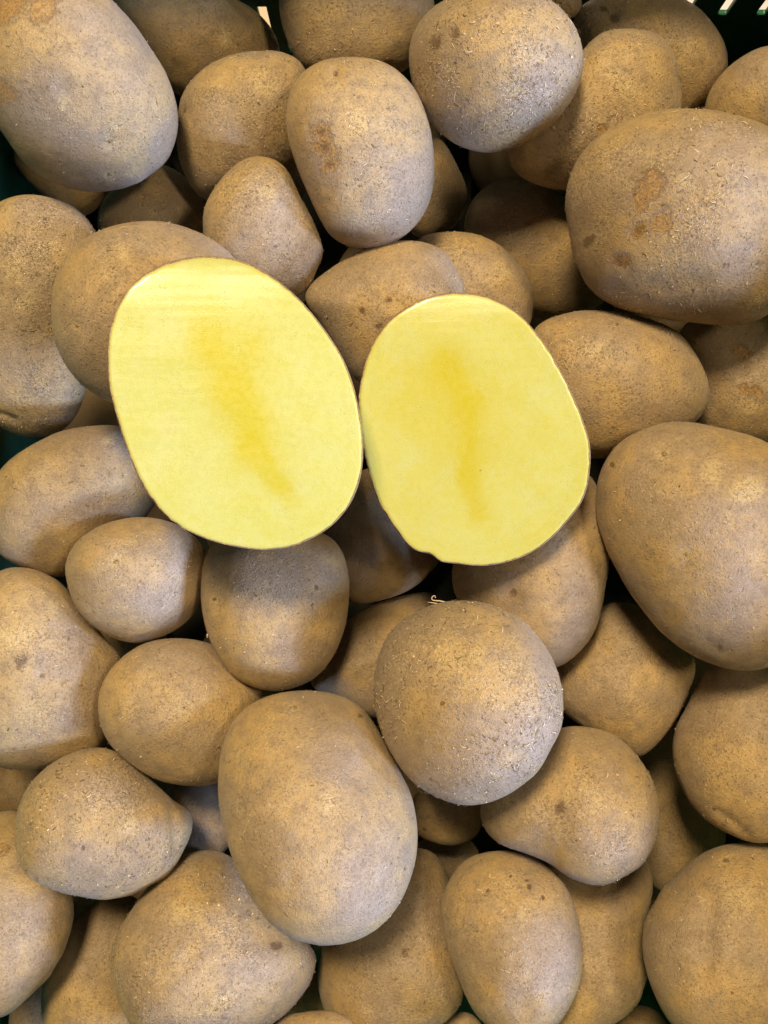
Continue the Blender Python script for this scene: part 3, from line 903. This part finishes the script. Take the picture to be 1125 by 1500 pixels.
GROUP = 'whole potatoes heaped in the green crate'
root_specs = {}
for key, label, z, pts, kw in P:
    b = bodies[key]
    rng = np.random.default_rng(abs(hash_key(key)))
    N = kw.get('N', 64 if b.minor1 * b.d > .026 else 52)
    D, Q = cube_sphere(N)
    v = b.points(D)
    n = normals(v, Q)
    R = b.minor1 * b.d
    mm = v * 1000
    amp = kw.get('lump', 1.0)
    disp = waves(mm, 7, .05, .13, rng) * .00055 * amp + waves(mm, 9, .2, .5, rng) * .000085 + waves(mm, 14, .9, 2.2, rng) * .000030
    marks = np.zeros((len(v), 3))
    front = D[:, 2] > -0.1
    # where each vertex is seen in the photograph, to put this potato's own marks where they are
    wv = v + b.center
    dep = CAM_Z - wv[:, 2]
    px = wv[:, 0] / dep * F + 562.5
    py = 750 - wv[:, 1] / dep * F
    eyes = []
    # a few shallow hollows of its own, anywhere on it
    for _ in range(7 if N >= 36 else 0):
        c0 = v[rng.integers(len(v))]
        dist = np.linalg.norm((v - c0) * rng.uniform(.75, 1.3, 3), axis=1)
        sz = rng.uniform(.0022, .0065)
        g = np.exp(-(dist / sz) ** 2)
        disp -= g * sz * rng.uniform(.05, .14)
        disp += np.exp(-((dist - sz * 1.5) / (sz * .7)) ** 2) * sz * .025
        if sz < .004:
            marks[:, 1] = np.maximum(marks[:, 1], np.exp(-(dist / (sz * .32)) ** 2) * rng.uniform(.3, .75))
            marks[:, 2] = np.maximum(marks[:, 2], np.exp(-(dist / (sz * 1.2)) ** 2) * rng.uniform(.2, .6))
        else:
            marks[:, 2] = np.maximum(marks[:, 2], g * rng.uniform(0, .4))
    for m in kw.get('marks', []):
        k = m[0]
        if k in ('crease', 'groove'):
            d = seg_d(px, py, *m[1:5])
            g = np.exp(-(d / m[5]) ** 2) * front
            disp -= g * m[6] * .001
            if k == 'crease':
                disp += np.exp(-((d - m[5] * 1.6) / m[5]) ** 2) * front * m[6] * .0002
                marks[:, 1] = np.maximum(marks[:, 1], g * .4)
            continue
        ang = rng.uniform(0, 3.14)
        ex, ey = px - m[1], py - m[2]
        ca, sa = math.cos(ang), math.sin(ang)
        d = np.hypot((ex * ca + ey * sa) * .85, (-ex * sa + ey * ca) * 1.15)
        g = np.exp(-(d / (m[3] * 1.05)) ** 2) * front
        if k == 'orange':
            marks[:, 0] = np.maximum(marks[:, 0], g)
        elif k == 'scar':
            marks[:, 0] = np.maximum(marks[:, 0], g * 1.1)
            marks[:, 1] = np.maximum(marks[:, 1], g * .62)
            disp -= g * .0005
        elif k == 'dark':
            marks[:, 1] = np.maximum(marks[:, 1], g * .75)
        elif k == 'pale':
            marks[:, 2] = np.maximum(marks[:, 2], g * .75)  # pale eyes and flaky spots, plus highlights painted into the skin colour
        elif k == 'scuff':
            marks[:, 2] = np.maximum(marks[:, 2], g * 1.6)
            disp += g * .0003
        elif k == 'yellow':
            marks[:, 2] = np.maximum(marks[:, 2], g * .8)
            marks[:, 0] = np.maximum(marks[:, 0], g * .32)
        elif k == 'dot':
            g = np.exp(-(d / max(2.6, m[3])) ** 2) * front
            marks[:, 1] = np.maximum(marks[:, 1], g * 1.05)
            disp -= g * .00025
        elif k == 'dent':
            disp -= g * m[4] * .001
        elif k == 'eye':
            wide = np.exp(-(d / (m[3] * 2.6)) ** 2) * front
            ringd = np.exp(-((d - m[3] * 1.9) / (m[3] * .8)) ** 2) * front
            disp += -wide * m[4] * .0010 + ringd * m[4] * .00018
            marks[:, 2] = np.maximum(marks[:, 2], np.exp(-(d / (m[3] * 2.0)) ** 2) * front * .8)
            marks[:, 1] = np.maximum(marks[:, 1], np.exp(-(d / (m[3] * .75)) ** 2) * front * .8)
            eyes.append((m[1], m[2], m[3]))
    v = v + n * disp[:, None]
    n = normals(v, Q)
    o = np_mesh('potato', v, Q, SKIN)
    o.location = b.center
    color_attr(o.data, 'marks', np.clip(marks, 0, 2))
    o['label'] = label
    o['category'] = 'potato'
    o['group'] = GROUP
    o['flaky'] = float(kw.get('flaky', .15))
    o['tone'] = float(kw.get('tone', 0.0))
    for (ex, ey, er) in eyes:
        # a small bud sunk in the hollow of the eye
        dd = np.hypot(px - ex, py - ey) + (~front) * 1e6
        i = int(dd.argmin())
        s, sq = cube_sphere(5)
        rr = max(.0006, er * b.depth / F * .38)
        nn = n[i]
        t1 = np.cross(nn, (.2, .9, .1))
        t1 /= np.linalg.norm(t1)
        t2 = np.cross(nn, t1)
        sc = s * (1 + .25 * np.sin(s[:, :1] * 5 + er) * np.cos(s[:, 1:2] * 4))
        bud = v[i] + sc[:, :1] * t1 * rr * 1.25 + sc[:, 1:2] * t2 * rr * .8 + sc[:, 2:3] * nn * rr * .45
        np_mesh('eye', bud, sq, EYE, o)
    if N >= 36:
        fk = kw.get('flaky', .15)
        cnt = int(1500 * (R / .035) ** 2 * (0.30 + .50 * fk) * kw.get('bristle', 1.0))
        flakes('skin_flake', v, Q, n, cnt, rng, o, .25 + .45 * fk, .75 + .35 * fk)
    root_specs[key] = (o, v, n, px, py, front)


def root_at(key, pts, r0):
    """a hair root traced from its foot outwards: (photo x, photo y, lift in mm)"""
    o, v, n, px, py, front = root_specs[key]
    b = bodies[key]
    out = []
    dd = np.hypot(px - pts[0][0], py - pts[0][1]) + (~front) * 1e6
    i = int(dd.argmin())
    foot = v[i] + b.center
    dep = CAM_Z - foot[2]
    for (x, y, lift) in pts:
        dz = dep - lift * .001
        out.append(np.array([(x - 562.5) / F * dz, (750 - y) / F * dz, CAM_Z - dz]) - b.center)
    # smooth
    P3 = np.array(out)
    t = np.linspace(0, len(P3) - 1, 24)
    fine = np.stack([np.interp(t, np.arange(len(P3)), P3[:, k]) for k in range(3)], 1)
    for _ in range(2):
        fine[1:-1] = (fine[:-2] + 2 * fine[1:-1] + fine[2:]) / 4
    return tube('root_hair', fine, np.linspace(r0, r0 * .5, 24), SPROUT, o)


root_at('p28', [(652, 882, 0), (644, 880, .8), (636, 880, 1.2), (632, 878, 1.6), (633, 874, 2.0), (637, 872, 2.2), (638, 876, 2.2)], .00026)
root_at('p28', [(640, 884, 0), (633, 883, .8), (627, 882, 1.0)], .00022)
root_at('p25', [(312, 945, 0), (311, 937, 1.2), (308, 930, 1.8), (303, 929, 2.0), (304, 934, 2.2)], .00032)
root_at('p25', [(309, 932, 1.6), (312, 927, 2.1), (313, 924, 2.3)], .00022)

# hidden bottom layer: one shape of each of three kinds, copied
proto = []
for k in range(3):
    D, Q = cube_sphere(20)
    rng = np.random.default_rng(50 + k)
    s = 1 + .05 * waves(D, 5, 1.0, 3.0, rng)
    o = np_mesh('potato', D * s[:, None], Q, SKIN)
    color_attr(o.data, 'marks', np.zeros((len(D), 3)))
    proto.append(o)
for i, (x, y, a, bb, c, r) in enumerate(fill):
    o = proto[i] if i < 3 else proto[i % 3].copy()
    if i >= 3:
        COL.objects.link(o)
    o.location = (x, y, c + .003)
    o.scale = (a * .97, bb * .97, c)
    o.rotation_euler = (0, 0, r)
    o['label'] = 'whole potato buried in the dark bottom layer on the crate floor'
    o['category'] = 'potato'
    o['group'] = 'potatoes buried in the bottom layer'
    o['flaky'] = .1
    o['tone'] = .6

# ------------------------------------------------------------------ the two cut halves
for hk, label, z, fm, pts, shear, thick, pith, spots in HALVES:
    b = halfb[hk]
    rng = np.random.default_rng(5 if hk == 'h1' else 6)
    root = bpy.data.objects.new('cut_potato_half', None)
    root.location = b.center
    root.empty_display_size = .02
    COL.objects.link(root)
    root['label'] = label
    root['category'] = 'potato half'
    root['group'] = 'cut halves of one potato'
    M = 360
    th = np.linspace(-math.pi, math.pi, M + 1)[:-1]
    R = b.rad(th) * 1.012
    ragged = (waves(np.stack([np.cos(th), np.sin(th), th * 0], 1) * 40, 9, .6, 2.5, rng)) * .00010
    psi0 = math.radians(11)

    def place(r, w, tt=th):
        pu, pv = r * np.cos(tt), r * np.sin(tt)
        tilt = b.shear[0] * pu + b.shear[1] * pv
        pw = w + tilt
        pu, pv = pu * (1 - tilt / b.d), pv * (1 - tilt / b.d)
        return pu[:, None] * b.u + pv[:, None] * b.v + pw[:, None] * b.w
    # flesh: rings from the middle to the rim
    K = 90
    V = [np.zeros((1, 3))]
    for k in range(1, K + 1):
        f = (k / K) ** .9
        rr = (R * math.cos(psi0) - .00022) * f + ragged * (f ** 8)
        V.append(place(rr, np.zeros(M)))
    fv = np.concatenate(V)
    pu, pv = fv @ b.u, fv @ b.v
    mmv = np.stack([pu, pv, pu * 0], 1) * 1000
    fr = np.concatenate([[0.0], np.repeat((np.arange(1, K + 1) / K) ** .9, M)])
    wav = waves(mmv, 8, .05, .16, rng) * .00022 + waves(mmv * np.array([.3, 1, 1]), 8, .3, .9, rng) * .00005
    drop = np.clip((fr - .98) / .02, 0, 1) ** 2 * .00022
    vmax = pv.max()
    top = np.clip((pv / vmax - .55) / .35, 0, 1)
    wav = wav + waves(mmv * np.array([.10, 1, 1]), 10, .9, 2.6, rng) * (.000012 + .00006 * top) * (1 if hk == 'h1' else .5)
    drop = drop + np.clip((pv + waves(mmv, 6, .04, .2, rng) * .0015 - vmax * .60) / (vmax * .40), 0, 1.2) ** 3.2 * (.0032 if hk == 'h1' else .0016)      # the edge rounds over a little
    fv = fv + (wav - drop)[:, None] * b.w
    rim = drop[-M:] - wav[-M:] - .0002
    quads, tris = [], []
    for k in range(K - 1):
        a = 1 + k * M + np.arange(M)
        c = 1 + k * M + (np.arange(M) + 1) % M
        quads.append(np.stack([a, a + M, c + M, c], 1))
    tris = np.stack([np.zeros(M, int), 1 + np.arange(M), 1 + (np.arange(M) + 1) % M], 1)
    face = np_mesh('cut_face', fv, np.concatenate(quads), FLESH_A if fm == 'A' else FLESH_B, root, tris=tris)
    wv = fv + b.center
    dep = CAM_Z - wv[:, 2]
    px = wv[:, 0] / dep * F + 562.5
    py = 750 - wv[:, 1] / dep * F
    pc = np.zeros((len(fv), 3))
    jit = waves(mmv, 8, .15, .5, rng) * 3.0 + waves(mmv * np.array([1.6, .5, 1]), 10, .6, 2.0, rng) * 1.5
    for (x0, y0, x1, y1, wd, s) in pith:
        d = seg_d(px + jit, py - jit, x0, y0, x1, y1) / 1.12
        pc[:, 0] = 1 - (1 - pc[:, 0]) * (1 - s * np.exp(-(d / wd) ** 2.4))
    ringp = .90 + .01 * np.sin(np.arctan2(pv, pu) * 5)
    pc[:, 1] = np.exp(-((fr - ringp) / .012) ** 2) * .5 + np.clip((fr - .985) / .015, 0, 1) * 1.0
    for (sx_, sy_, sr_) in spots:
        pc[:, 2] = np.maximum(pc[:, 2], np.exp(-(np.hypot(px - sx_, py - sy_) / sr_) ** 2) * .5)
    color_attr(face.data, 'pith', np.clip(pc, 0, 1))
    # skin: from the cut edge round the underside
    psis = np.concatenate([[-psi0 - .012, -psi0], np.linspace(-psi0 + .02, math.pi / 2 - .02, 46)])
    V = []
    for i, ps in enumerate(psis):
        rr = R * math.cos(ps)
        wz = -b.cc * (math.sin(ps) + math.sin(psi0))
        rag = ragged * (1.6 if i < 3 else 0)
        if i == 0:
            rr = R * math.cos(psi0) - .0004
            V.append(place(rr + rag, -rim - .0006))
        else:
            V.append(place(rr + rag, wz - rim * max(0.0, 1 - i / 12)) + (rng.normal(size=(M, 1)) * .00006 * b.w if i < 3 else 0))
    V.append((V[-1].mean(0))[None, :])
    sv = np.concatenate(V)
    quads = []
    for k in range(len(psis) - 1):
        a = k * M + np.arange(M)
        c = k * M + (np.arange(M) + 1) % M
        quads.append(np.stack([a, a + M, c + M, c], 1))
    last = (len(psis) - 1) * M
    tris = np.stack([last + np.arange(M), np.full(M, len(sv) - 1), last + (np.arange(M) + 1) % M], 1)
    skin = np_mesh('skin', sv, np.concatenate(quads), SKIN, root, tris=tris)
    sm = np.zeros((len(sv), 3))
    sm[:6 * M, 0] = np.repeat(np.array([1.0, .9, .7, .4, .2, .1]), M)
    color_attr(skin.data, 'marks', sm)
    skin['flaky'] = .3
    skin['tone'] = 0.0
